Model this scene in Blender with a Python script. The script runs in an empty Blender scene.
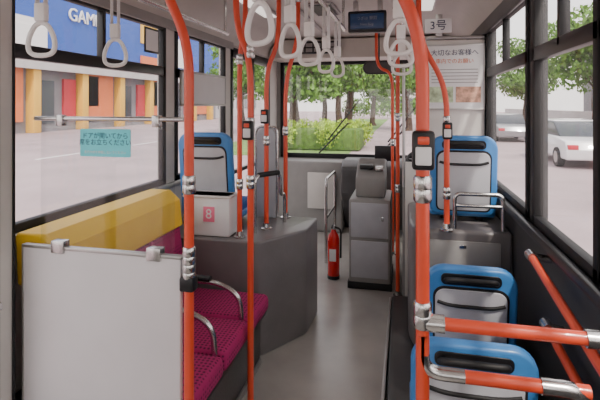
import bpy, bmesh, math, random
from mathutils import Vector, Matrix, Euler
random.seed(4)
scn=bpy.context.scene
COL=scn.collection

# ---------------- materials ----------------
def mat(name,col,rough=0.5,metal=0.0,noise=0.0,nscale=8.0,bump=0.0,bscale=60.0,emit=None,es=1.0,coat=0.0):
    m=bpy.data.materials.new(name); m.use_nodes=True
    nt=m.node_tree; b=nt.nodes['Principled BSDF']
    b.inputs['Base Color'].default_value=(*col,1); b.inputs['Roughness'].default_value=rough
    b.inputs['Metallic'].default_value=metal
    if coat: b.inputs['Coat Weight'].default_value=coat
    if emit:
        b.inputs['Emission Color'].default_value=(*emit,1); b.inputs['Emission Strength'].default_value=es
    tc=nt.nodes.new('ShaderNodeTexCoord')
    if noise>0:
        n=nt.nodes.new('ShaderNodeTexNoise'); n.inputs['Scale'].default_value=nscale; n.inputs['Detail'].default_value=5
        nt.links.new(tc.outputs['Object'],n.inputs['Vector'])
        r=nt.nodes.new('ShaderNodeValToRGB')
        r.color_ramp.elements[0].position=0.3; r.color_ramp.elements[1].position=0.7
        r.color_ramp.elements[0].color=(*[c*(1-noise) for c in col],1)
        r.color_ramp.elements[1].color=(*[min(1,c*(1+noise)) for c in col],1)
        nt.links.new(n.outputs['Fac'],r.inputs['Fac']); nt.links.new(r.outputs['Color'],b.inputs['Base Color'])
    if bump>0:
        n2=nt.nodes.new('ShaderNodeTexNoise'); n2.inputs['Scale'].default_value=bscale; n2.inputs['Detail'].default_value=3
        nt.links.new(tc.outputs['Object'],n2.inputs['Vector'])
        bp=nt.nodes.new('ShaderNodeBump'); bp.inputs['Strength'].default_value=bump; bp.inputs['Distance'].default_value=0.01
        nt.links.new(n2.outputs['Fac'],bp.inputs['Height']); nt.links.new(bp.outputs['Normal'],b.inputs['Normal'])
    return m
def glassmat(name,tint,gl=0.07,rough=0.02,haze=0.0):
    m=bpy.data.materials.new(name); m.use_nodes=True; nt=m.node_tree
    for n in list(nt.nodes):
        if n.type!='OUTPUT_MATERIAL': nt.nodes.remove(n)
    out=[n for n in nt.nodes if n.type=='OUTPUT_MATERIAL'][0]
    t=nt.nodes.new('ShaderNodeBsdfTransparent'); t.inputs['Color'].default_value=(*tint,1)
    g=nt.nodes.new('ShaderNodeBsdfGlossy'); g.inputs['Roughness'].default_value=rough
    mx=nt.nodes.new('ShaderNodeMixShader'); mx.inputs[0].default_value=gl
    nt.links.new(t.outputs[0],mx.inputs[1]); nt.links.new(g.outputs[0],mx.inputs[2])
    last=mx
    if haze>0:
        d=nt.nodes.new('ShaderNodeBsdfTranslucent'); d.inputs['Color'].default_value=(.95,.93,.92,1)
        m2=nt.nodes.new('ShaderNodeMixShader'); m2.inputs[0].default_value=haze
        nt.links.new(mx.outputs[0],m2.inputs[1]); nt.links.new(d.outputs[0],m2.inputs[2]); last=m2
    nt.links.new(last.outputs[0],out.inputs['Surface'])
    return m
def dotmat(name,c1,c2,scale):
    m=mat(name,c1,0.95); nt=m.node_tree; b=nt.nodes['Principled BSDF']
    tc=nt.nodes.new('ShaderNodeTexCoord'); v=nt.nodes.new('ShaderNodeTexVoronoi'); v.inputs['Scale'].default_value=scale
    v.inputs['Randomness'].default_value=0.15
    nt.links.new(tc.outputs['Object'],v.inputs['Vector'])
    r=nt.nodes.new('ShaderNodeValToRGB'); r.color_ramp.elements[0].position=0.22; r.color_ramp.elements[1].position=0.4
    r.color_ramp.elements[0].color=(*c2,1); r.color_ramp.elements[1].color=(*c1,1)
    nt.links.new(v.outputs['Distance'],r.inputs['Fac']); nt.links.new(r.outputs['Color'],b.inputs['Base Color'])
    bp=nt.nodes.new('ShaderNodeBump'); bp.inputs['Strength'].default_value=0.3; bp.inputs['Distance'].default_value=0.004
    nt.links.new(v.outputs['Distance'],bp.inputs['Height']); nt.links.new(bp.outputs['Normal'],b.inputs['Normal'])
    return m
M=dict(
 pipe=mat('coral_pipe',(0.76,0.08,0.03),0.36,coat=0.3,noise=0.05),
 steel=mat('brushed_steel',(0.60,0.59,0.58),0.25,1.0,noise=0.08,nscale=30),
 alu=mat('aluminium',(0.5,0.49,0.48),0.4,0.9),
 black=mat('black_rubber',(0.008,0.008,0.009),0.6),
 blackp=mat('black_plastic',(0.012,0.012,0.014),0.35),
 dark=mat('dark_grey_cover',(0.07,0.067,0.068),0.35,noise=0.15,nscale=5,bump=0.1),
 wheel=mat('wheelhouse_vinyl',(0.165,0.152,0.152),0.33,noise=0.16,nscale=4,bump=0.08),
 floor=mat('floor_vinyl',(0.43,0.41,0.38),0.23,noise=0.16,nscale=2.2,bump=0.06,bscale=120),
 dfloor=mat('dark_floor_vinyl',(0.045,0.044,0.045),0.4,noise=0.2,nscale=6),
 wallw=mat('wall_laminate',(0.66,0.635,0.595),0.45,noise=0.04),
 wallg=mat('grey_laminate',(0.30,0.292,0.28),0.45,noise=0.06),
 wallk=mat('dark_laminate',(0.05,0.05,0.052),0.4,noise=0.1),
 panel=mat('partition_laminate',(0.74,0.705,0.72),0.4,noise=0.04,nscale=3),
 ceil=mat('ceiling_panel',(0.56,0.535,0.49),0.5,noise=0.03),
 cream=mat('cream_plastic',(0.62,0.595,0.53),0.45,noise=0.03),
 purple=dotmat('purple_moquette',(0.40,0.016,0.125),(0.11,0.005,0.045),48),
 yellow=mat('yellow_leatherette',(1.0,0.62,0.02),0.5,noise=0.04,nscale=10,bump=0.1),
 blue=mat('blue_seat_plastic',(0.05,0.22,0.54),0.38,noise=0.06,coat=0.2),
 bluef=dotmat('blue_moquette',(0.03,0.10,0.33),(0.06,0.2,0.5),70),
 seatg=mat('seat_back_grey',(0.46,0.465,0.50),0.5,noise=0.06,bump=0.15,bscale=200),
 white=mat('white_paper',(0.82,0.82,0.82),0.6,noise=0.02),
 cyan=mat('cyan_sign',(0.16,0.76,0.84),0.5,noise=0.03),
 ink=mat('dark_ink',(0.02,0.04,0.10),0.6),
 pink=mat('pink_card',(0.90,0.22,0.35),0.6,noise=0.03),
 red=mat('red_enamel',(0.72,0.012,0.010),0.25,coat=0.5,noise=0.03),
 ring=mat('strap_ring_plastic',(0.90,0.89,0.86),0.35,noise=0.02),
 strap=mat('strap_webbing',(0.72,0.72,0.70),0.8,noise=0.05,nscale=80),
 lamp=mat('lamp_diffuser',(0.8,0.8,0.78),0.5,emit=(1,0.95,0.86),es=1.2),
 screen=mat('display_screen',(0.015,0.03,0.07),0.2,emit=(0.05,0.12,0.3),es=0.1),
 glass=glassmat('window_glass',(0.93,0.92,0.92),0.04,haze=0.012),
 acryl=glassmat('clear_acrylic',(0.95,0.96,0.96),0.035,haze=0.008),
 road=mat('asphalt_pale',(0.36,0.28,0.295),0.8,noise=0.15,nscale=0.5),
 grass=mat('grass',(0.13,0.24,0.05),0.9,noise=0.3,nscale=3),
 leaf=mat('leaf_green',(0.10,0.23,0.02),0.6,noise=0.55,nscale=1.2),
 hedge=mat('hedge_leaf',(0.28,0.43,0.02),0.6,noise=0.4,nscale=2),
 bark=mat('tree_bark',(0.07,0.04,0.025),0.9,noise=0.3,nscale=8,bump=0.5,bscale=20),
 bblue=mat('shop_blue_cladding',(0.015,0.085,0.42),0.5,noise=0.05,nscale=1),
 byel=mat('shop_yellow',(0.78,0.46,0.06),0.5,noise=0.04),
 bor=mat('shop_orange',(0.72,0.18,0.05),0.5,noise=0.04),
 bred=mat('shop_red',(0.50,0.02,0.04),0.5,noise=0.04),
 bwh=mat('building_render',(0.50,0.48,0.48),0.8,noise=0.06,nscale=1),
 bgr=mat('building_grey',(0.22,0.21,0.225),0.8,noise=0.1,nscale=1),
 bdk=mat('building_glass',(0.04,0.05,0.065),0.15),
 carw=mat('car_white',(0.75,0.75,0.77),0.25,coat=0.6,noise=0.01),
 card=mat('car_silver',(0.30,0.31,0.33),0.3,0.5,coat=0.6,noise=0.01),
)

# ---------------- mesh helpers ----------------
def link(name,me,m,smooth=False):
    o=bpy.data.objects.new(name,me); COL.objects.link(o)
    if m: me.materials.append(m)
    if smooth:
        for p in me.polygons: p.use_smooth=True
    return o
def bm_box(bm,x0,x1,y0,y1,z0,z1):
    vs=[bm.verts.new(p) for p in [(x0,y0,z0),(x1,y0,z0),(x1,y1,z0),(x0,y1,z0),(x0,y0,z1),(x1,y0,z1),(x1,y1,z1),(x0,y1,z1)]]
    for f in [(0,3,2,1),(4,5,6,7),(0,1,5,4),(1,2,6,5),(2,3,7,6),(3,0,4,7)]: bm.faces.new([vs[i] for i in f])
def shade(o,ang=0.6):
    me=o.data
    for p in me.polygons: p.use_smooth=True
    bm=bmesh.new(); bm.from_mesh(me)
    for e in bm.edges:
        if len(e.link_faces)==2 and e.calc_face_angle(0)>ang: e.smooth=False
    bm.to_mesh(me); bm.free()
def boxes(name,lst,m,bevel=0.0,seg=2):
    bm=bmesh.new()
    for b in lst: bm_box(bm,*b)
    if bevel>0: bmesh.ops.bevel(bm,geom=bm.edges[:],offset=bevel,segments=seg,affect='EDGES',profile=0.5)
    me=bpy.data.meshes.new(name); bm.to_mesh(me); bm.free()
    o=link(name,me,m,False)
    if bevel>0: shade(o)
    return o
def box(name,x0,x1,y0,y1,z0,z1,m,bevel=0.0,seg=2): return boxes(name,[(x0,x1,y0,y1,z0,z1)],m,bevel,seg)
def fillet(pts,r,n=7,closed=False):
    P=[Vector(p) for p in pts]; out=[]
    N=len(P)
    for i,p in enumerate(P):
        if not closed and (i==0 or i==N-1): out.append(p); continue
        a=P[(i-1)%N]; b=P[(i+1)%N]
        da=a-p; db=b-p
        ra=min(r,da.length*0.48); rb=min(r,db.length*0.48)
        if ra<1e-5: out.append(p); continue
        s=p+da.normalized()*ra; e=p+db.normalized()*rb
        for k in range(n+1):
            t=k/n; out.append(s*(1-t)**2+p*2*t*(1-t)+e*t*t)
    return out
def tube(name,pts,r,m,bend=0.1,closed=False,seg=14):
    P=fillet(pts,bend,closed=closed)
    Q=[P[0]]
    for p in P[1:]:
        if (p-Q[-1]).length>1e-4: Q.append(p)
    P=Q; N=len(P); bm=bmesh.new(); rings=[]
    nrm=None
    for i,p in enumerate(P):
        if closed: t=(P[(i+1)%N]-P[i-1]).normalized()
        else:
            t=(P[min(i+1,N-1)]-P[max(i-1,0)]).normalized()
        if nrm is None:
            up=Vector((0,0,1)) if abs(t.z)<0.9 else Vector((1,0,0))
            nrm=(up-t*up.dot(t)).normalized()
        else: nrm=(nrm-t*nrm.dot(t)).normalized()
        bn=t.cross(nrm)
        rings.append([bm.verts.new(p+nrm*math.cos(2*math.pi*k/seg)*r+bn*math.sin(2*math.pi*k/seg)*r) for k in range(seg)])
    R=range(N) if closed else range(N-1)
    for i in R:
        a=rings[i]; b=rings[(i+1)%N]
        for k in range(seg): bm.faces.new([a[k],a[(k+1)%seg],b[(k+1)%seg],b[k]])
    if not closed:
        bm.faces.new(rings[0][::-1]); bm.faces.new(rings[-1])
    me=bpy.data.meshes.new(name); bmesh.ops.recalc_face_normals(bm,faces=bm.faces[:]); bm.to_mesh(me); bm.free()
    o=link(name,me,m); shade(o,0.9); return o
def prism(name,outline,axis,a0,a1,m,bevel=0.0,seg=3):
    """outline 2D; axis 'x': outline=(y,z); 'y': (x,z); 'z': (x,y)"""
    bm=bmesh.new()
    def P(u,v,a): return {'x':(a,u,v),'y':(u,a,v),'z':(u,v,a)}[axis]
    A=[bm.verts.new(P(u,v,a0)) for u,v in outline]; B=[bm.verts.new(P(u,v,a1)) for u,v in outline]
    n=len(A); bm.faces.new(A[::-1]); bm.faces.new(B)
    for i in range(n): bm.faces.new([A[i],A[(i+1)%n],B[(i+1)%n],B[i]])
    bmesh.ops.recalc_face_normals(bm,faces=bm.faces[:])
    if bevel>0:
        es=[e for e in bm.edges if len(e.link_faces)==2 and e.calc_face_angle(0)>0.9]
        bmesh.ops.bevel(bm,geom=es,offset=bevel,segments=seg,affect='EDGES',profile=0.5)
    me=bpy.data.meshes.new(name); bm.to_mesh(me); bm.free()
    o=link(name,me,m); shade(o); return o
def lathe(name,prof,cx,cy,m,seg=24):
    bm=bmesh.new(); rings=[]
    for r,z in prof: rings.append([bm.verts.new((cx+r*math.cos(2*math.pi*k/seg),cy+r*math.sin(2*math.pi*k/seg),z)) for k in range(seg)])
    for a,b in zip(rings,rings[1:]):
        for k in range(seg): bm.faces.new([a[k],a[(k+1)%seg],b[(k+1)%seg],b[k]])
    bm.faces.new(rings[0][::-1]); bm.faces.new(rings[-1])
    me=bpy.data.meshes.new(name); bmesh.ops.recalc_face_normals(bm,faces=bm.faces[:]); bm.to_mesh(me); bm.free()
    o=link(name,me,m); shade(o,0.7); return o
def rrect(x0,x1,z0,z1,rb,rt,n=6):
    out=[]
    for cx,cz,r,a0 in [(x1-rb,z0+rb,rb,-90),(x1-rt,z1-rt,rt,0),(x0+rt,z1-rt,rt,90),(x0+rb,z0+rb,rb,180)]:
        for k in range(n+1):
            a=math.radians(a0+90*k/n); out.append((cx+r*math.cos(a),cz+r*math.sin(a)))
    return out
def text(name,s,loc,size,m,rot=(90,0,0),align='CENTER',ext=0.0005):
    c=bpy.data.curves.new(name,'FONT'); c.body=s; c.size=size; c.align_x=align; c.align_y='CENTER'; c.extrude=ext
    o=bpy.data.objects.new(name,c); COL.objects.link(o); c.materials.append(m)
    o.location=loc; o.rotation_euler=Euler([math.radians(a) for a in rot]); return o
def group(name,parts,loc=(0,0,0)):
    e=bpy.data.objects.new(name,None); COL.objects.link(e); e.empty_display_size=0.1
    e.location=loc
    bpy.context.view_layer.update()
    for p in parts:
        p.parent=e; p.matrix_parent_inverse=e.matrix_world.inverted()
    return e

XL,XR=-1.69,0.61
YR,YF=-2.6,6.0
SILL,WT,CZ=1.03,2.18,2.42
# ---------------- floor / ceiling / walls ----------------
box('floor',XL,XR,YR,YF,-0.06,0.0,M['floor'])
def arc(cx,cz,r,a0,a1,n=6): return [(cx+r*math.cos(math.radians(a0+(a1-a0)*k/n)),cz+r*math.sin(math.radians(a0+(a1-a0)*k/n))) for k in range(n+1)]
inner=[(XL,WT+.01)]+arc(XL+.24,CZ-.22,.22,180,90)+arc(XR-.24,CZ-.22,.22,90,0)+[(XR,WT+.01)]
outer=[(XR+.05,WT+.01),(XR+.05,CZ+.1),(XL-.05,CZ+.1),(XL-.05,WT+.01)]
prism('ceiling',inner+outer,'y',YR,YF,M['ceil'])
for i,x in enumerate((-1.18,0.16)):
    parts=[]
    for j,(a,b) in enumerate(((-2.2,-0.9),(-0.6,0.7),(1.0,2.3),(2.7,4.0))):
        parts.append(box('diffuser_%d'%j,x-.06,x+.06,a,b,CZ-.03,CZ-.002,M['lamp'],0.008))
        parts.append(boxes('bezel_%d'%j,[(x-.075,x-.06,a-.02,b+.02,CZ-.03,CZ-.001),(x+.06,x+.075,a-.02,b+.02,CZ-.03,CZ-.001)],M['alu']))
    group('ceiling_light',parts,(x,1,CZ))
box('trim_1',-0.9,-0.86,YR,5.2,CZ-.02,CZ-.001,M['wallg'],.004)
box('trim_2',-0.12,-0.08,YR,3.5,CZ-.02,CZ-.001,M['wallg'],.004)
for y in (2.2,3.6):
    group('ceiling_vent',[prism('plate',rrect(-.78,-.56,y,y+.5,.03,.03),'z',CZ-.014,CZ-.001,M['wallg'],.004),
       boxes('louvres',[(-.76,-.58,y+.04+.045*i,y+.06+.045*i,CZ-.022,CZ-.013) for i in range(10)],M['blackp'])],(-.67,y+.25,CZ))

lw=[(XL-.06,XL,1.5,4.25,-.06,SILL),(XL-.06,XL,YR,0.1,-.06,SILL),
    (XL-.06,XL,YR,YF,WT,WT+.06),
    (XL-.06,XL,YR,YR+.1,SILL,WT),(XL-.06,XL,-1.25,-1.15,SILL,WT),(XL-.06,XL,0.0,0.1,SILL,WT),
    (XL-.06,XL,1.5,1.62,SILL,WT),(XL-.06,XL,3.02,3.16,SILL,WT),(XL-.06,XL,4.15,4.3,-.06,WT),(XL-.06,XL,5.65,YF,-.06,WT)]
boxes('wall_left',lw,M['wallw'],0.0)
rw=[(XR,XR+.06,YR,YF,-.06,SILL),(XR,XR+.06,YR,YF,WT,WT+.06)]
rp=[YR,-1.2,0.4,1.55,2.42,3.7,4.9]
for y in rp: rw.append((XR,XR+.06,y,y+.09,SILL,WT))
rw.append((XR,XR+.06,YF-.12,YF,SILL,WT))
boxes('wall_right',rw,M['wallk'],0.0)
wn=[0]
def window(side,y0,y1,z0=SILL,z1=WT,split=1.84,m='glass'):
    wn[0]+=1; X=XL if side<0 else XR; s=side
    xa,xb=sorted((X-s*.012,X+s*.03))
    t=.042
    fr=[(xa,xb,y0,y0+t,z0,z1),(xa,xb,y1-t,y1,z0,z1),(xa,xb,y0,y1,z0,z0+t),(xa,xb,y0,y1,z1-t,z1)]
    parts=[boxes('frame',fr,M['black'],0.004)]
    if split:
        parts.append(box('split_bar',xa,xb,y0,y1,split-.03,split+.035,M['blackp'],.004))
        ym=(y0+y1)/2
        parts.append(box('slider_stile',xa,xb,ym-.015,ym+.015,split,z1,M['blackp'],.003))
    xg=sorted((X+s*.012,X+s*.018))
    parts.append(box('glass',xg[0],xg[1],y0+.01,y1-.01,z0+.01,z1-.01,M[m]))
    return group('window_%d'%wn[0],parts,(X,(y0+y1)/2,(z0+z1)/2))
window(-1,1.62,3.02); window(-1,3.16,4.15); window(-1,-1.15,0.0); window(-1,-2.5,-1.25)
for a,b in zip(rp,rp[1:]+[YF-.12]): window(1,a+.09,b)
box('trim_3',XL+.013,XL+.045,1.62,4.2,SILL-.03,SILL+.005,M['alu'],.006)
box('trim_4',XR-.05,XR-.013,YR,5.8,SILL-.04,SILL+.005,M['blackp'],.01)
box('trim_5',XR-.04,XR-.013,YR,5.3,WT-.05,WT+.05,M['wallk'],.01)
box('trim_8',XL+.013,XL+.035,1.62,4.3,WT-.03,WT+.04,M['wallg'],.008)
box('baseboard_right',XR-.03,XR,-1.0,1.1,0,.1,M['black'],.005)
dp=[boxes('frame',[(XL-.04,XL+.0,.12,.17,0,WT),(XL-.04,XL,.77,.83,0,WT),(XL-.04,XL,1.43,1.48,0,WT),(XL-.04,XL,.12,1.48,0,.25),(XL-.04,XL,.12,1.48,2.1,WT)],M['alu'],.005),
    box('glass',XL-.025,XL-.018,.15,1.45,.2,2.12,M['glass'])]
group('door_1',dp,(XL,.8,1))
group('door_post',[box('post',XL+.005,XL+.125,1.48,1.58,0.0,CZ-.06,M['wallw'],.012),
    box('gasket',XL+.125,XL+.14,1.48,1.50,0,CZ-.1,M['black'],.003),
    box('gasket_2',XL+.127,XL+.133,1.568,1.58,0,CZ-.1,M['black'],.002),
    tube('grab_handle',[(XL+.02,1.42,.72),(XL+.06,1.42,.765),(-1.565,1.44,.81)],.015,M['pipe'],.03),
    tube('grab_handle_joint',[(-1.575,1.44,.806),(-1.545,1.45,.815),(-1.545,1.49,.815)],.018,M['steel'],.01)],(XL+.07,1.54,0))
dp=[boxes('frame',[(XL-.03,XL+.01,4.3,4.36,0,WT),(XL-.03,XL+.01,4.94,5.02,0,WT),(XL-.03,XL+.01,5.59,5.65,0,WT),(XL-.03,XL+.01,4.3,5.65,0,.18),(XL-.03,XL+.01,4.3,5.65,2.08,WT),(XL-.03,XL+.01,4.3,5.65,.9,.94)],M['blackp'],.005),
    box('glass',XL-.015,XL-.008,4.32,5.63,.1,2.1,M['glass'])]
group('door_2',dp,(XL,5,1))
boxes('wall_front',[(XL,XR,YF,YF+.06,-.06,.9),(XL,XR,YF,YF+.06,2.2,CZ+.1),(XL-.06,XL+.05,YF,YF+.06,.9,2.2),(XR-.05,XR+.06,YF,YF+.06,.9,2.2)],M['wallg'])
ws=[boxes('frame',[(XL+.05,XL+.1,YF-.01,YF+.04,.9,2.2),(XR-.1,XR-.05,YF-.01,YF+.04,.9,2.2),(XL+.05,XR-.05,YF-.01,YF+.04,.9,.96),(XL+.05,XR-.05,YF-.01,YF+.04,2.13,2.2)],M['black'],.008),
    box('glass',XL+.07,XR-.07,YF+.01,YF+.018,.92,2.18,M['glass'])]
group('windscreen',ws,(-.54,YF,1.5))
boxes('wall_rear',[(XL,XR,YR-.06,YR,-.06,1.2),(XL,XR,YR-.06,YR,2.1,CZ+.1),(XL-.06,XL+.15,YR-.06,YR,1.2,2.1),(XR-.15,XR+.06,YR-.06,YR,1.2,2.1)],M['wallw'])
hz=[(XL+.03,2.17)]+arc(XL+.25,CZ-.235,.215,180,90)+arc(XR-.25,CZ-.235,.215,90,0)+[(XR-.03,2.17)]
group('front_header',[prism('housing',hz,'y',5.5,5.97,M['cream'],.01),
   box('fare_display_bezel',-1.3,-.75,5.44,5.51,2.22,2.37,M['blackp'],.01),
   boxes('digit_panels',[(-1.27+.1*i,-1.19+.1*i,5.435,5.442,2.24+.06*j,2.285+.06*j) for i in range(5) for j in range(2)],M['wallg'])],(-.5,5.6,2.3))
group('dashboard',[prism('shell',[(5.45,.55),(5.97,.0),(5.97,.93),(5.6,.93),(5.45,.85)],'x',-.75,XR-.04,M['dark'],.03),
  prism('door_side_shelf',[(5.7,.0),(5.97,.0),(5.97,.9),(5.75,.88)],'x',XL+.03,-.76,M['wallg'],.03),
  box('monitor',-.35,-.08,5.5,5.54,.94,1.12,M['blackp'],.01),
  box('panel_plate',-1.2,-.85,5.68,5.70,.3,.75,M['wallw'],.006)],(-.4,5.7,.5))
ring=[(0.22*math.cos(a*math.pi/12),0.22*math.sin(a*math.pi/12),0) for a in range(24)]
sw=[tube('rim',ring,.016,M['black'],0.01,closed=True),tube('spoke_1',[(-.21,0,0),(0,0,-.03),(.21,0,0)],.014,M['black'],.03),tube('spoke_2',[(0,0,-.03),(0,-.21,0)],.014,M['black'],.03),
    lathe('hub',[(.03,-.06),(.06,-.05),(.06,-.02),(.03,-.01)],0,0,M['blackp']),tube('column',[(0,0,-.04),(0,.08,-.3)],.03,M['black'])]
mx=Matrix.Translation((.24,5.15,1.0))@Matrix.Rotation(math.radians(25),4,'X')
for p in sw: p.matrix_world=mx
group('steering_wheel',sw,(.24,5.15,1.0))
for a,b in (((-1.15,.93),(-.55,1.55)),((-.35,.93),(.2,1.5))):
    v=Vector((b[0],YF+.09,b[1])); w=Vector((a[0],YF+.09,a[1])); d=(v-w)
    group('windscreen_wiper',[tube('arm',[w,w+d*.7],.011,M['black'],.01),tube('blade',[w+d*.3+Vector((-.03,-.03,.02)),v+Vector((-.03,-.03,.12))],.010,M['black'],.01),
       tube('pivot',[w+Vector((0,.02,0)),w+Vector((0,-.035,0))],.018,M['black'],.01)],w)
mp=[prism('mirror_body',rrect(-.47,-.11,1.95,2.10,.07,.07),'y',5.28,5.32,M['blackp'],.015),prism('mirror_face',rrect(-.455,-.125,1.965,2.085,.06,.06),'y',5.275,5.28,M['dark']),
    tube('mirror_arm',[(-.29,5.335,2.0),(-.29,5.335,CZ)],.008,M['black'],.03),box('mirror_mount',-.31,-.27,5.31,5.34,1.99,2.04,M['black'],.004)]
group('rearview_mirror',mp,(-.29,5.3,2.05))

# ---------------- poles ----------------
def clamp(name,x,y,z,h=.07,r=.024,m='steel'):
    return lathe(name,[(r*.85,z-h/2),(r,z-h/2+.006),(r,z-.004),(r*.93,z),(r,z+.004),(r,z+h/2-.006),(r*.85,z+h/2)],x,y,M[m],18)
def stopbtn(x,y,z,s=1.0):
    w=.028*s
    return [box('button_box',x-w,x+w,y-.06,y-.022,z-.05*s,z+.05*s,M['blackp'],.009),
            box('button_face',x-w*.7,x+w*.7,y-.064,y-.058,z-.036*s,z+.01*s,M['white'],.004),
            box('button_push',x-w*.5,x+w*.5,y-.068,y-.06,z+.016*s,z+.036*s,M['pipe'],.003)]
def pole(pts,r=.0165,clamps=(),btn=None,feet=True,bend=.18,extra=[]):
    x,y=pts[0][0],pts[0][1]
    parts=[tube('pipe',pts,r,M['pipe'],bend)]
    if feet: parts.append(lathe('base_flange',[(.04,pts[0][2]),(.04,pts[0][2]+.006),(.026,pts[0][2]+.012),(.022,pts[0][2]+.04)],x,y,M['steel'],20))
    for i,z in enumerate(clamps): parts.append(clamp('clamp_%d'%i,x,y,z,r=r+.0065))
    tp=pts[-1]
    parts.append(lathe('top_flange',[(.022,tp[2]-.03),(.026,tp[2]-.012),(.045,tp[2]-.006),(.045,tp[2])],tp[0],tp[1],M['steel'],20))
    if btn: parts+=stopbtn(x,y,btn)
    return group('handrail_pole',parts+list(extra),pts[0])
C=CZ-.002
pole([(-.795,1.6,0),(-.795,1.6,1.83),(-.92,1.6,2.1),(-.92,1.6,C)],.0185,clamps=(.97,1.03,1.30),btn=None,bend=.12,
   extra=[box('clamp_cover',-.825,-.768,1.575,1.625,.90,.955,M['blackp'],.008)])
pole([(-.785,2.28,0),(-.785,2.28,1.85),(-.865,2.28,2.0),(-.865,2.28,C)],.0165,clamps=(1.2,1.5,1.88),btn=1.47)
pole([(-1.06,2.86,.732),(-1.06,2.86,1.95),(-1.02,2.86,2.1),(-1.02,2.86,C)],.0165,clamps=(1.08,1.9))
pole([(-.95,3.1,.732),(-.95,3.1,1.85),(-.86,3.1,2.03),(-.86,3.1,C)],.0165,clamps=(1.35,),btn=1.52)
pole([(-.90,3.44,.732),(-.90,3.44,1.8),(-.80,3.44,2.1),(-.80,3.44,C)],.0165,clamps=(1.4,))
ex=[tube('upper_rail',[(.04,1.25,1.045),(.09,1.25,1.03),(.60,1.25,1.03)],.0165,M['pipe'],.03),
    tube('elbow',[(.045,1.25,1.0),(.045,1.25,.90),(.15,1.25,.90)],.0175,M['steel'],.07),
    tube('lower_rail',[(.15,1.25,.90),(.44,1.25,.90)],.0165,M['pipe'],.03),
    tube('lower_elbow',[(.33,1.25,.90),(.43,1.25,.90),(.43,1.25,.80)],.0205,M['steel'],.05),
    tube('lower_post',[(.43,1.25,.82),(.43,1.25,.122)],.0165,M['pipe'],.03),
    tube('wall_bracket_2',[(.43,1.25,1.03),(.6,1.25,1.03)],.022,M['steel'],.03),
    tube('rail_clamp',[(.045,1.25,1.03),(.10,1.25,1.03)],.023,M['steel'],.01)]
pole([(.045,1.25,.122),(.045,1.25,1.79),(-.06,1.25,2.0),(-.06,1.25,C)],.0175,clamps=(1.05,1.38),btn=1.485,bend=.14,extra=ex)
pole([(.24,2.84,.862),(.24,2.84,1.72),(.08,2.84,1.98),(.08,2.84,C)],.0165,clamps=(1.08,1.5),btn=1.45)
pole([(-.06,3.95,0),(-.06,3.95,C)],.0165,clamps=(.9,1.5),btn=None)
pole([(-.13,5.0,0),(-.13,5.0,1.95),(-.3,5.0,2.0),(-.3,5.0,C)],.0165,clamps=(1.2,))
def wallrail(pts,name='wall_handrail'):
    parts=[tube('pipe',pts,.0165,M['pipe'],.08)]
    for i,p in enumerate((pts[0],pts[-1])):
        parts.append(tube('bracket_%d'%i,[p,(XR-.002,p[1],p[2]-.01)],.016,M['steel'],.01))
        parts.append(tube('collar_%d'%i,[(p[0],p[1]-.03,p[2]),(p[0],p[1]+.03,p[2])],.022,M['steel'],.01))
    return group(name,parts,pts[0])
wallrail([(.53,1.32,.86),(.53,2.15,.95)])
wallrail([(.55,1.3,.66),(.55,2.0,.72)])
rails={'a':-1.36,'b':-.44,'c':-.02}
for k,x in rails.items():
    y1=3.4; zr=2.16
    parts=[tube('pipe',[(x,-2.2,zr),(x,y1,zr)],.014,M['steel'],.01)]
    for i,y in enumerate((-2.0,-.6,.75,2.45,3.35)): parts.append(tube('hanger_%d'%i,[(x,y,zr),(x,y,CZ-.0)],.011,M['steel'],.01))
    group('ceiling_handrail',parts,(x,0,zr))
def strap(x,y,rot=0,zr=2.16,zl=0.0):
    zt=1.95-zl
    band=boxes('webbing',[(x-.0125,x+.0125,y-.019,y-.016,zt-.03,zr),(x-.0125,x+.0125,y+.016,y+.019,zt-.03,zr),(x-.0125,x+.0125,y-.019,y+.019,zr+.014,zr+.018),(x-.0125,x+.0125,y-.019,y+.019,zt-.03,zt-.026)],M['strap'],.001)
    sl=box('sleeve',x-.015,x+.015,y-.022,y+.022,zt-.028,zt+.04,M['ring'],.005)
    z0=zt-.035
    rp=[(x,y-.025,z0),(x,y+.025,z0),(x,y+.06,z0-.07),(x,y+.05,z0-.125),(x,y-.05,z0-.125),(x,y-.06,z0-.07)]
    rg=tube('ring',rp,.0095,M['ring'],.045,closed=True,seg=12)
    ps=[band,sl,rg]
    mx=Matrix.Translation((x,y,0))@Matrix.Rotation(math.radians(rot),4,'Z')@Matrix.Translation((-x,-y,0))
    for p in ps: p.matrix_world=mx
    return group('hanging_strap',ps,(x,y,zt))
for y in (1.50,1.96): strap(rails['a'],y,95)
for y in (1.36,1.75,2.12,2.6,3.05): strap(rails['b'],y,70+random.uniform(-20,20))
for y in (1.75,2.3,2.9): strap(rails['c'],y,70+random.uniform(-25,25))
for y in (0.2,-.6,-1.3): strap(rails['a'],y,60); strap(rails['c'],y,60)

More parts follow.
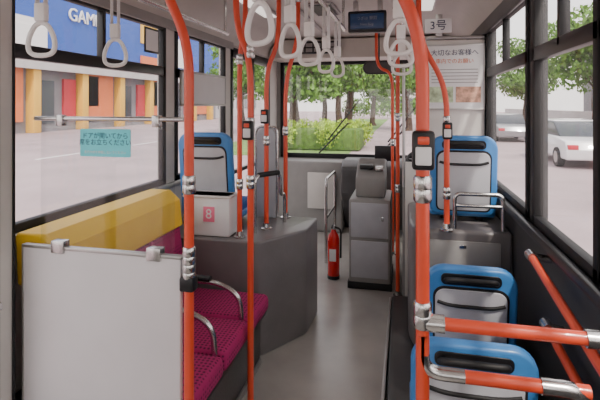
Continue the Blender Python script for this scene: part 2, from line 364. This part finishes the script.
# ---------------- partition by the middle door ----------------
pp=[prism('panel',rrect(-1.54,-.83,.1,1.02,.02,.02),'y',1.60,1.62,M['panel'],.004),
    boxes('panel_edge',[(-1.545,-.825,1.597,1.623,1.012,1.026),(-1.546,-1.535,1.597,1.623,.1,1.026)],M['alu'],.003),
    prism('acrylic_sheet',rrect(-1.46,-.86,1.03,1.53,.01,.03),'y',1.607,1.612,M['acryl']),
    tube('top_rod',[(-1.49,1.61,1.545),(-.82,1.61,1.545)],.009,M['steel'],.01),
    boxes('clamps',[(-1.40,-1.34,1.59,1.63,1.0,1.05),(-.97,-.91,1.59,1.63,1.0,1.05),(-1.38,-1.35,1.595,1.625,1.515,1.56),(-.95,-.92,1.595,1.625,1.515,1.56)],M['steel'],.004),
    boxes('feet',[(-1.5,-1.44,1.595,1.625,0,.11),(-.95,-.89,1.595,1.625,0,.11)],M['steel'],.004)]
group('door_partition_screen',pp,(-1.2,1.61,0))
sg=[prism('sign_plate',rrect(-1.27,-1.045,1.395,1.505,.006,.006),'y',1.602,1.606,M['cyan']),
    text('sign_text','ドアが開いてから\n席をお立ちください',(-1.157,1.6015,1.464),.026,M['ink'],ext=.0002),
    text('sign_text_small','走行中席を移動しないでください',(-1.157,1.6015,1.412),.0125,M['white'],ext=.0002)]
group('notice_sign',sg,(-1.157,1.604,1.45))

# ---------------- side bench ----------------
bp=[prism('base',[(-1.68,0),(-.875,0),(-.865,.3),(-1.68,.3)],'y',1.66,2.72,M['dark'],.01),
    box('seat_pan',-1.66,-.84,1.65,2.74,.3,.345,M['blackp'],.01),
    box('kick_edge',-.877,-.862,1.66,2.72,0,.04,M['alu'],.004)]
ys=[1.655,2.015,2.375,2.735]
for i in range(3):
    bp.append(box('seat_cushion_%d'%i,-1.42,-.815,ys[i]+.004,ys[i+1]-.004,.335,.44,M['purple'],.035,4))
    bp.append(prism('back_cushion_%d'%i,[(-1.36,.43),(-1.60,.43),(-1.62,.86),(-1.42,.86)],'y',ys[i]+.003,ys[i+1]-.003,M['purple'],.025,3))
bp.append(prism('yellow_backrest_cover',[(-1.40,.82),(-1.63,.82),(-1.64,1.05),(-1.49,1.05),(-1.42,.99)],'y',1.655,2.74,M['yellow'],.018,4))
for i,y in enumerate((2.015,2.375)):
    bp.append(tube('armrest_%d'%i,[(-1.38,y,.62),(-1.0,y,.62),(-.88,y,.56),(-.87,y,.43)],.014,M['steel'],.07))
    bp.append(tube('armrest_pad_%d'%i,[(-1.3,y,.635),(-1.05,y,.635)],.018,M['blackp'],.01))
group('side_bench_seat',bp,(-1.25,2.2,0))

# ---------------- wheelhouses ----------------
wl=fillet([(-1.688,2.78,0),(-.90,2.78,0),(-.67,3.14,0),(-.655,3.5,0),(-1.688,3.5,0)],.035,4)
wl=[(p.x,p.y) for p in wl]
group('wheelhouse_cover',[prism('cover',wl,'z',0,.73,M['wheel'],.015,3),
   box('kick_strip',-1.66,-.92,2.765,2.78,0,.06,M['alu'],.004)],(-1.2,3.2,0))
wr=[(p.x,p.y) for p in fillet([(.608,2.85,0),(.06,2.85,0),(.02,3.0,0),(.02,3.65,0),(.608,3.65,0)],.08,5)]
group('wheelhouse_cover',[prism('cover',wr,'z',.122,.86,M['wheel'],.025,4),
   box('access_panel',.12,.54,2.842,2.855,.55,.80,M['wallg'],.006),box('access_latch',.31,.35,2.836,2.845,.76,.78,M['steel'],.003)],(.35,3.3,.12))
prism('seat_platform',[(p.x,p.y) for p in fillet([(.608,1.15,0),(-.08,1.15,0),(-.1,3.66,0),(.608,3.66,0)],.05,4)],'z',0,.12,M['dfloor'],.01)
box('trim_6',-.118,-.10,1.2,3.6,0,.125,M['alu'],.004)
group('battery_box',[box('casing',-1.44,-1.12,2.83,2.98,.732,1.0,M['white'],.012),box('lid',-1.45,-1.11,2.82,2.99,.985,1.0,M['wallw'],.004),
   box('pink_card',-1.31,-1.21,2.822,2.828,.82,.94,M['white'],.002),box('pink_card_face',-1.30,-1.22,2.819,2.823,.83,.93,M['pink'],.002),
   text('card_number','8',(-1.26,2.8175,.88),.09,M['white'],ext=.0005)],(-1.28,2.9,.73))

# ---------------- seats ----------------
def seat(cx,yb,zf,zc,zt,w=.41,name='bus_seat',label=False):
    h=zt-(zc-.06); parts=[]
    back=prism('back_shell',rrect(-w/2,w/2,0,h,.05,.085),'y',0,.05,M['blue'],.014,3)
    inn=prism('back_panel',rrect(-w/2+.045,w/2-.045,.03,h-.10,.03,.045),'y',-.008,.01,M['seatg'],.004)
    groove=prism('back_panel_groove',rrect(-w/2+.036,w/2-.036,.022,h-.088,.034,.05),'y',-.003,.01,M['black'],.002)
    pad=prism('back_pad',rrect(-w/2+.025,w/2-.025,.08,h-.06,.04,.06),'y',.045,.075,M['bluef'],.012,3)
    handle=tube('grip_handle',[(-.11,-.004,h-.06),(-.10,-.034,h-.04),(.10,-.034,h-.04),(.11,-.004,h-.06)],.012,M['black'],.03)
    slot=prism('grip_recess',rrect(-.13,.13,h-.08,h-.026,.022,.022),'y',-.004,.004,M['blackp'],.002)
    band=tube('panel_strap',[(-w/2+.055,-.008,h-.16),(-.09,-.012,h-.175),(.09,-.012,h-.175),(w/2-.055,-.008,h-.16)],.008,M['black'],.05)
    bs=[back,inn,groove,pad,handle,slot,band]
    T=Matrix.Translation((cx,yb,zc-.06))@Matrix.Rotation(math.radians(7),4,'X')
    if label:
        t=text('label_text','お忘れ物にご注意ください',(0,0,0),.018,M['ink'],ext=.0002)
        for p in bs: p.matrix_world=T
        t.matrix_world=T@Matrix.Translation((0,-.0095,h-.23))@Matrix.Rotation(math.pi/2,4,'X'); bs.append(t)
    else:
        for p in bs: p.matrix_world=T
    parts+=bs
    cy=yb+.03
    parts.append(box('seat_shell',cx-w/2,cx+w/2,cy,cy+.43,zc-.08,zc-.03,M['blue'],.02,3))
    parts.append(box('seat_cushion',cx-w/2+.015,cx+w/2-.015,cy+.02,cy+.42,zc-.045,zc+.03,M['bluef'],.028,4))
    if zc-.08-zf>.015:
        parts.append(boxes('pedestal',[(cx-.13,cx-.09,cy+.05,cy+.36,zf,zc-.07),(cx+.09,cx+.13,cy+.05,cy+.36,zf,zc-.07)],M['blackp'],.006))
    return group(name,parts,(cx,yb,zf))
seat(.23,1.72,.122,.38,.775,.42,label=True)
seat(.29,2.24,.122,.48,.865,.40)
seat(.355,3.05,.862,.97,1.41,.40)
seat(-1.36,3.03,.732,.85,1.41,.40)
group('luggage_partition',[prism('board',rrect(-1.12,-.97,.732,1.42,.01,.05),'y',3.40,3.43,M['seatg'],.006),
  tube('frame_rail',[(-1.13,3.415,.732),(-1.13,3.415,1.43),(-.96,3.415,1.43),(-.96,3.415,.732)],.011,M['steel'],.05)],(-1.05,3.4,.73))
group('grab_rail',[tube('rail',[(-.99,2.97,.732),(-.99,2.97,1.12),(-.87,3.18,1.12),(-.87,3.18,.95),(-.87,3.3,.95),(-.87,3.3,.732)],.012,M['steel'],.06),
  tube('pad',[(-.975,3.0,1.12),(-.88,3.16,1.12)],.018,M['black'],.01)],(-1,2.95,.73))
group('grab_rail',[tube('rail_top',[(.29,2.89,.862),(.29,2.89,1.07),(.56,2.89,1.07),(.56,2.89,.862)],.013,M['steel'],.04),
  tube('rail_mid',[(.29,2.89,1.0),(.56,2.89,1.0)],.011,M['steel'],.02)],(.28,2.88,.86))

# ---------------- driver partition with poster ----------------
group('driver_partition',[box('lower_board',-.0,.59,3.72,3.75,0,1.15,M['wallw'],.005),box('upper_board',.16,.59,3.72,3.75,1.15,2.10,M['wallw'],.005),
   box('side_board',-.02,.0,3.74,4.6,0,.95,M['wallg'],.004),box('side_glass',-.013,-.007,3.74,4.6,.95,1.9,M['acryl']),
   tube('side_frame',[(-.01,3.74,.95),(-.01,3.74,1.92),(-.01,4.6,1.92),(-.01,4.6,.95)],.012,M['alu'],.04),
   tube('frame',[(.15,3.735,1.1),(.15,3.735,2.12),(.59,3.735,2.12)],.014,M['alu'],.04)],(.3,3.73,0))
posp=[box('board',.16,.585,3.705,3.715,1.57,2.06,M['white'],.003),
   boxes('frame',[(.155,.165,3.70,3.717,1.565,2.065),(.58,.59,3.70,3.717,1.565,2.065),(.155,.59,3.70,3.717,2.055,2.068),(.155,.59,3.70,3.717,1.562,1.575)],M['alu'],.002),
   text('headline','大切なお客様へ',(.37,3.703,2.0),.05,M['ink'],ext=.0004),
   text('headline_2','車内でのお願い',(.37,3.703,1.935),.04,M['bor'],ext=.0004),
   box('picture_1',.18,.36,3.701,3.706,1.62,1.74,mat('poster_picture_a',(.45,.55,.35),.6,noise=.5,nscale=25)),
   box('picture_2',.38,.56,3.701,3.706,1.62,1.74,mat('poster_picture_b',(.6,.35,.25),.6,noise=.5,nscale=25)),
   boxes('text_lines',[(.20,.54,3.703,3.706,1.77+.025*i,1.775+.025*i) for i in range(5)],M['wallg'])]
group('poster',posp,(.37,3.71,1.8))
group('number_plate_sign',[box('plate',.15,.35,3.69,3.70,2.155,2.265,M['white'],.004),box('mount',.23,.28,3.70,3.72,2.13,2.3,M['alu'],.003),text('number','3号',(.25,3.687,2.21),.085,M['ink'],ext=.0005)],(.25,3.7,2.2))
group('route_display',[box('casing',-.44,-.14,3.62,3.70,2.17,2.34,M['blackp'],.015),box('screen',-.42,-.16,3.612,3.621,2.195,2.315,M['screen'],.003),
   boxes('hanger',[(-.4,-.36,3.64,3.68,2.33,CZ),(-.21,-.17,3.64,3.68,2.33,CZ)],M['alu'],.003),
   text('line_1','つぎは 駅前',(-.29,3.609,2.275),.03,M['wallg'],ext=.0003),text('line_2','Next Stop',(-.29,3.609,2.23),.025,M['wallg'],ext=.0003)],(-.28,3.66,2.25))
seat(.29,4.25,0,.5,1.35,.46,'driver_seat')
group('fare_box_cabinet',[box('cabinet',-.48,-.12,4.02,4.55,.0,.78,M['wallg'],.02),box('plinth',-.49,-.11,4.01,4.56,0,.06,M['black'],.006),
  boxes('doors',[(-.46,-.14,4.01,4.022,.1,.42),(-.46,-.14,4.01,4.022,.45,.75)],M['seatg'],.006),
  box('lock',-.2,-.18,4.0,4.012,.6,.64,M['steel'],.003)],(-.3,4.2,0))
group('fare_machine',[prism('body',[(4.1,.78),(4.5,.78),(4.5,1.08),(4.35,1.10),(4.1,.96)],'x',-.43,-.17,M['wallg'],.02),
  box('card_reader',-.40,-.28,4.16,4.3,1.02,1.06,M['blackp'],.01),box('coin_tray',-.26,-.19,4.15,4.3,1.01,1.05,M['steel'],.008)],(-.3,4.3,.78))
group('front_guard_rail',[tube('rail',[(-.78,4.6,0),(-.78,4.6,.85),(-.78,5.2,.85),(-.78,5.2,0)],.015,M['steel'],.08),tube('mid',[(-.78,4.6,.45),(-.78,5.2,.45)],.012,M['steel'],.02)],(-.78,4.8,0))
ax,ay=-.645,4.22
ex=[lathe('cylinder',[(.045,.015),(.055,.03),(.055,.36),(.045,.40),(.022,.43),(.02,.45)],ax,ay,M['red']),
    lathe('foot_ring',[(.057,0),(.057,.03),(.05,.035)],ax,ay,M['black']),
    lathe('valve',[(.018,.44),(.02,.46),(.014,.485)],ax,ay,M['steel'],12),
    tube('lever',[(ax,ay,.48),(ax,ay-.05,.50),(ax,ay-.1,.49)],.007,M['black'],.02),
    tube('hose',[(ax+.015,ay,.47),(ax+.07,ay-.01,.46),(ax+.07,ay-.03,.2)],.009,M['black'],.05),
    box('label',ax-.03,ax+.03,ay-.058,ay-.05,.17,.28,M['white'],.002)]
group('fire_extinguisher',ex,(ax,ay,0))
group('pillar_notice',[box('plate',XL+.016,XL+.022,2.72,2.9,1.95,2.12,M['blackp'],.002),box('paper',XL+.022,XL+.024,2.735,2.885,1.965,2.105,M['white'],.0)],(XL+.02,2.8,2.0))
group('advert_frame',[box('board',XL+.02,XL+.03,3.2,4.1,1.60,1.86,M['white'],.004),boxes('frame',[(XL+.02,XL+.036,3.2,4.1,1.85,1.87),(XL+.02,XL+.036,3.2,4.1,1.59,1.61),(XL+.02,XL+.036,3.2,3.22,1.6,1.87),(XL+.02,XL+.036,4.08,4.1,1.6,1.87)],M['alu'],.003)],(XL+.02,3.6,1.7))

# ---------------- exterior ----------------
GZ=-.36
box('street_ground',-90,60,-30,140,GZ-.1,GZ,M['road'])
box('grass_verge',-8.8,-2.2,17,64,GZ-.02,GZ+.018,M['grass'])
boxes('lane_marking',[(1.9,2.05,8+6*i,11+6*i,GZ,GZ+.004) for i in range(12)]+[(-13,-12.85,2+6*i,5+6*i,GZ,GZ+.004) for i in range(5)],M['white'])
bx=-25
shop=[box('upper_cladding',bx-12,bx,12,60,4.4,12.5,M['bblue']),box('lower_body',bx-12,bx-.8,12,60,GZ,4.4,M['bgr']),
  boxes('columns',[(bx-.8,bx-.1,12+5*i,12.7+5*i,GZ,4.4) for i in range(10)],M['byel'],.05),
  boxes('orange_panels',[(bx-.85,bx-.6,13.2+10*i,16.6+10*i,GZ+.8,4.2) for i in range(5)],M['bor']),
  boxes('red_panels',[(bx-.85,bx-.6,20.5+10*i,21.8+10*i,.5,3.6) for i in range(4)],M['bred']),
  boxes('white_panels',[(bx-.85,bx-.6,23+10*i,24.6+10*i,1.5,4.0) for i in range(4)],M['bwh']),
  boxes('shop_windows',[(bx-.85,bx-.7,17.8+5*i,19.6+5*i,.2,3.4) for i in range(8)],M['bdk']),
  boxes('fascia',[(bx-.1,bx+.15,12,60,4.1,4.7)],M['bwh']),
  boxes('sign_panels',[(bx,bx+.12,40,45,5.2,6.4)],M['bor']),
  boxes('sign_panel_yellow',[(bx,bx+.12,40,46,7.6,9.6)],M['byel']),
  boxes('sign_panel_white',[(bx,bx+.12,25,28.0,5.4,7.6),(bx,bx+.12,47,50,5.8,9.0)],M['white']),
  text('sign_lettering','GAME',(bx+.1,32.0,8.5),1.4,M['white'],rot=(90,0,90),ext=.05)]
group('game_shop_building',shop,(bx,30,GZ))
group('roadside_building',[box('body',-45,-28,64,90,GZ,12,M['bwh']),boxes('windows',[(-28,-27.9,66+4*i,68.5+4*i,1+3.5*j,3+3.5*j) for i in range(5) for j in range(3)],M['bdk'])],(-36,75,GZ))
group('office_building',[box('body',-6,14,100,115,GZ,16,M['bwh']),boxes('windows',[(-5+3*i,-3+3*i,99.9,100,1+3.2*j,3+3.2*j) for i in range(6) for j in range(4)],M['bdk'])],(4,105,GZ))
group('office_building',[box('body',17,30,8,50,GZ,9,M['bgr']),boxes('windows',[(16.9,17,9+4*i,11.8+4*i,1+3.2*j,3+3.2*j) for i in range(10) for j in range(2)],M['bdk'])],(20,30,GZ))
box('garden_wall',13.8,14.0,4,70,GZ,1.1,M['bwh'])
def leafcloud(name,blobs,n,size,m):
    bm=bmesh.new()
    for (c,r,k) in blobs:
        for i in range(int(n*k)):
            d=Vector((random.gauss(0,1),random.gauss(0,1),random.gauss(0,1))).normalized()*(random.random()**.45)
            p=Vector(c)+Vector((d.x*r[0],d.y*r[1],d.z*r[2]))
            E=Euler((random.uniform(0,6.3),random.uniform(0,6.3),random.uniform(0,6.3))).to_matrix()
            s=size*random.uniform(.6,1.3)
            q=[E@Vector(v)*s+p for v in ((-.5,-.1,0),(0,-.35,.05),(.6,0,0),(0,.35,.05))]
            bm.faces.new([bm.verts.new(v) for v in q])
    me=bpy.data.meshes.new(name); bm.to_mesh(me); bm.free(); return link(name,me,m)
def tree(x,y,h=7,name='street_tree',g=0.0):
    parts=[]; G=GZ+g
    bm=bmesh.new(); prev=None
    segs=[(.34,0),(.25,.3),(.22,1.5),(.18,3),(.11,4.6),(.04,6)]
    for i,(r,z) in enumerate(segs):
        z=z*h/7; ox=.12*math.sin(i*1.3+x); oy=.1*math.cos(i*1.7+y)
        ringv=[bm.verts.new((x+ox+r*math.cos(k*math.pi/5),y+oy+r*math.sin(k*math.pi/5),G+z)) for k in range(10)]
        if prev:
            for k in range(10): bm.faces.new([prev[k],prev[(k+1)%10],ringv[(k+1)%10],ringv[k]])
        prev=ringv
    me=bpy.data.meshes.new('trunk'); bm.to_mesh(me); bm.free(); parts.append(link('trunk',me,M['bark'],True))
    bl=[]
    for i in range(12):
        a=i*2.4; c=(x+1.6*math.cos(a)*random.uniform(.5,1),y+1.6*math.sin(a)*random.uniform(.5,1),G+h*random.uniform(.40,.95))
        bl.append((c,(1.4,1.4,.9),1))
        if i%2==0: parts.append(tube('branch_%d'%i,[(x,y,G+h*.38),(c[0],c[1],c[2])],.05,M['bark'],.1,seg=8))
    parts.append(leafcloud('foliage',bl,460,.26,M['leaf']))
    return group(name,parts,(x,y,G))
for x,y,h in ((-5.6,23.5,6.5),(-3.0,25.5,6.8),(-4.6,33,7.5),(-7.0,40,8),(-2.9,44,7.5)): tree(x,y,h,g=.02)
for x,y,h in ((0.2,36,7),(3.6,44,7),(9.5,26,7),(9.5,40,7),(-10.9,30,7),(-13,52,8),(10,15,6.0),(-10.5,44,8)): tree(x,y,h)
bl=[((-5.0+.6*i,19.5+.8*(i%3),GZ+.72),(.6,.8,.64),1) for i in range(6)]
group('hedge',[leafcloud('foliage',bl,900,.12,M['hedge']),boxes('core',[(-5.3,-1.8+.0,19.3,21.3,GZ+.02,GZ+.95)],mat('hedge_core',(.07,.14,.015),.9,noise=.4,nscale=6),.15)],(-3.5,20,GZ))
bl=[((-8+1.5*i,70,GZ+1.7),(1.4,1,1.6),1) for i in range(12)]
group('hedge',[leafcloud('foliage',bl,300,.4,M['leaf'])],(0,70,GZ))
def car(x,y,m,rotz=0,name='car'):
    body=[(-2.1,.28),(-2.15,.6),(-2.0,.86),(-1.2,.95),(1.55,.97),(2.1,.9),(2.15,.5),(2.1,.28)]
    roof=[(-1.25,.93),(-.55,1.42),(1.1,1.44),(1.75,.95)]
    ps=[prism('body',body,'x',-.84,.84,m,.06,3),prism('cabin_glass',roof,'x',-.74,.74,M['bdk'],.05,3),
        prism('roof',[(-.5,1.39),(1.05,1.41),(1.0,1.47),(-.45,1.46)],'x',-.7,.7,m,.02),
        boxes('pillars',[(-.755,.755,.25,.33,.93,1.43),(-.755,.755,1.2,1.3,.93,1.40)],m,.01),
        boxes('lamps',[(-.8,-.5,-2.16,-2.05,.6,.75),(.5,.8,-2.16,-2.05,.6,.75)],M['bred'],.02)]
    for i,(sx,sy) in enumerate(((-.8,-1.3),(.8,-1.3),(-.8,1.35),(.8,1.35))):
        w=lathe('wheel_%d'%i,[(.18,-.1),(.3,-.1),(.31,-.07),(.31,.07),(.3,.1),(.18,.1)],0,0,M['black'],24)
        w.matrix_world=Matrix.Translation((sx,sy,.31))@Matrix.Rotation(math.pi/2,4,'Y'); ps.append(w)
        hb=lathe('hub_%d'%i,[(.05,-.105),(.19,-.1),(.19,.1),(.05,.105)],0,0,M['alu'],16)
        hb.matrix_world=Matrix.Translation((sx,sy,.31))@Matrix.Rotation(math.pi/2,4,'Y'); ps.append(hb)
    bpy.context.view_layer.update()
    T=Matrix.Translation((x,y,GZ))@Matrix.Rotation(math.radians(rotz),4,'Z')
    for p in ps: p.matrix_world=T@p.matrix_world
    bpy.context.view_layer.update()
    return group(name,ps,(x,y,GZ))
car(5.6,17.5,M['carw']); car(5.6,10.0,M['card']); car(5.6,28,M['card'])

# ---------------- light ----------------
w=bpy.data.worlds.new('world'); scn.world=w; w.use_nodes=True; nt=w.node_tree
bg=nt.nodes['Background']; sky=nt.nodes.new('ShaderNodeTexSky'); sky.sky_type='NISHITA'; sky.sun_disc=False
sky.sun_elevation=math.radians(50); sky.sun_rotation=math.radians(150); sky.air_density=1.2; sky.dust_density=4; sky.ozone_density=0.6
mixn=nt.nodes.new('ShaderNodeMixRGB'); mixn.inputs[0].default_value=0.7; mixn.inputs[2].default_value=(9.5,9.0,8.7,1)
nt.links.new(sky.outputs[0],mixn.inputs[1]); nt.links.new(mixn.outputs[0],bg.inputs['Color']); bg.inputs['Strength'].default_value=0.38
sun=bpy.data.lights.new('sun','SUN'); sun.energy=4.5; sun.angle=math.radians(3); sun.color=(1,.94,.85)
so=bpy.data.objects.new('sun',sun); COL.objects.link(so); so.rotation_euler=Vector((-.35,.62,-1.0)).to_track_quat('-Z','Y').to_euler(); so.location=(10,-10,20)

# ---------------- camera ----------------
cd=bpy.data.cameras.new('camera'); co=bpy.data.objects.new('camera',cd); COL.objects.link(co)
cd.sensor_width=36; cd.lens=27.6; cd.shift_y=-95/600; cd.clip_start=.05; cd.clip_end=500
co.location=(0,0,1.6); co.rotation_euler=(math.radians(90),0,math.radians(12.86))
scn.camera=co
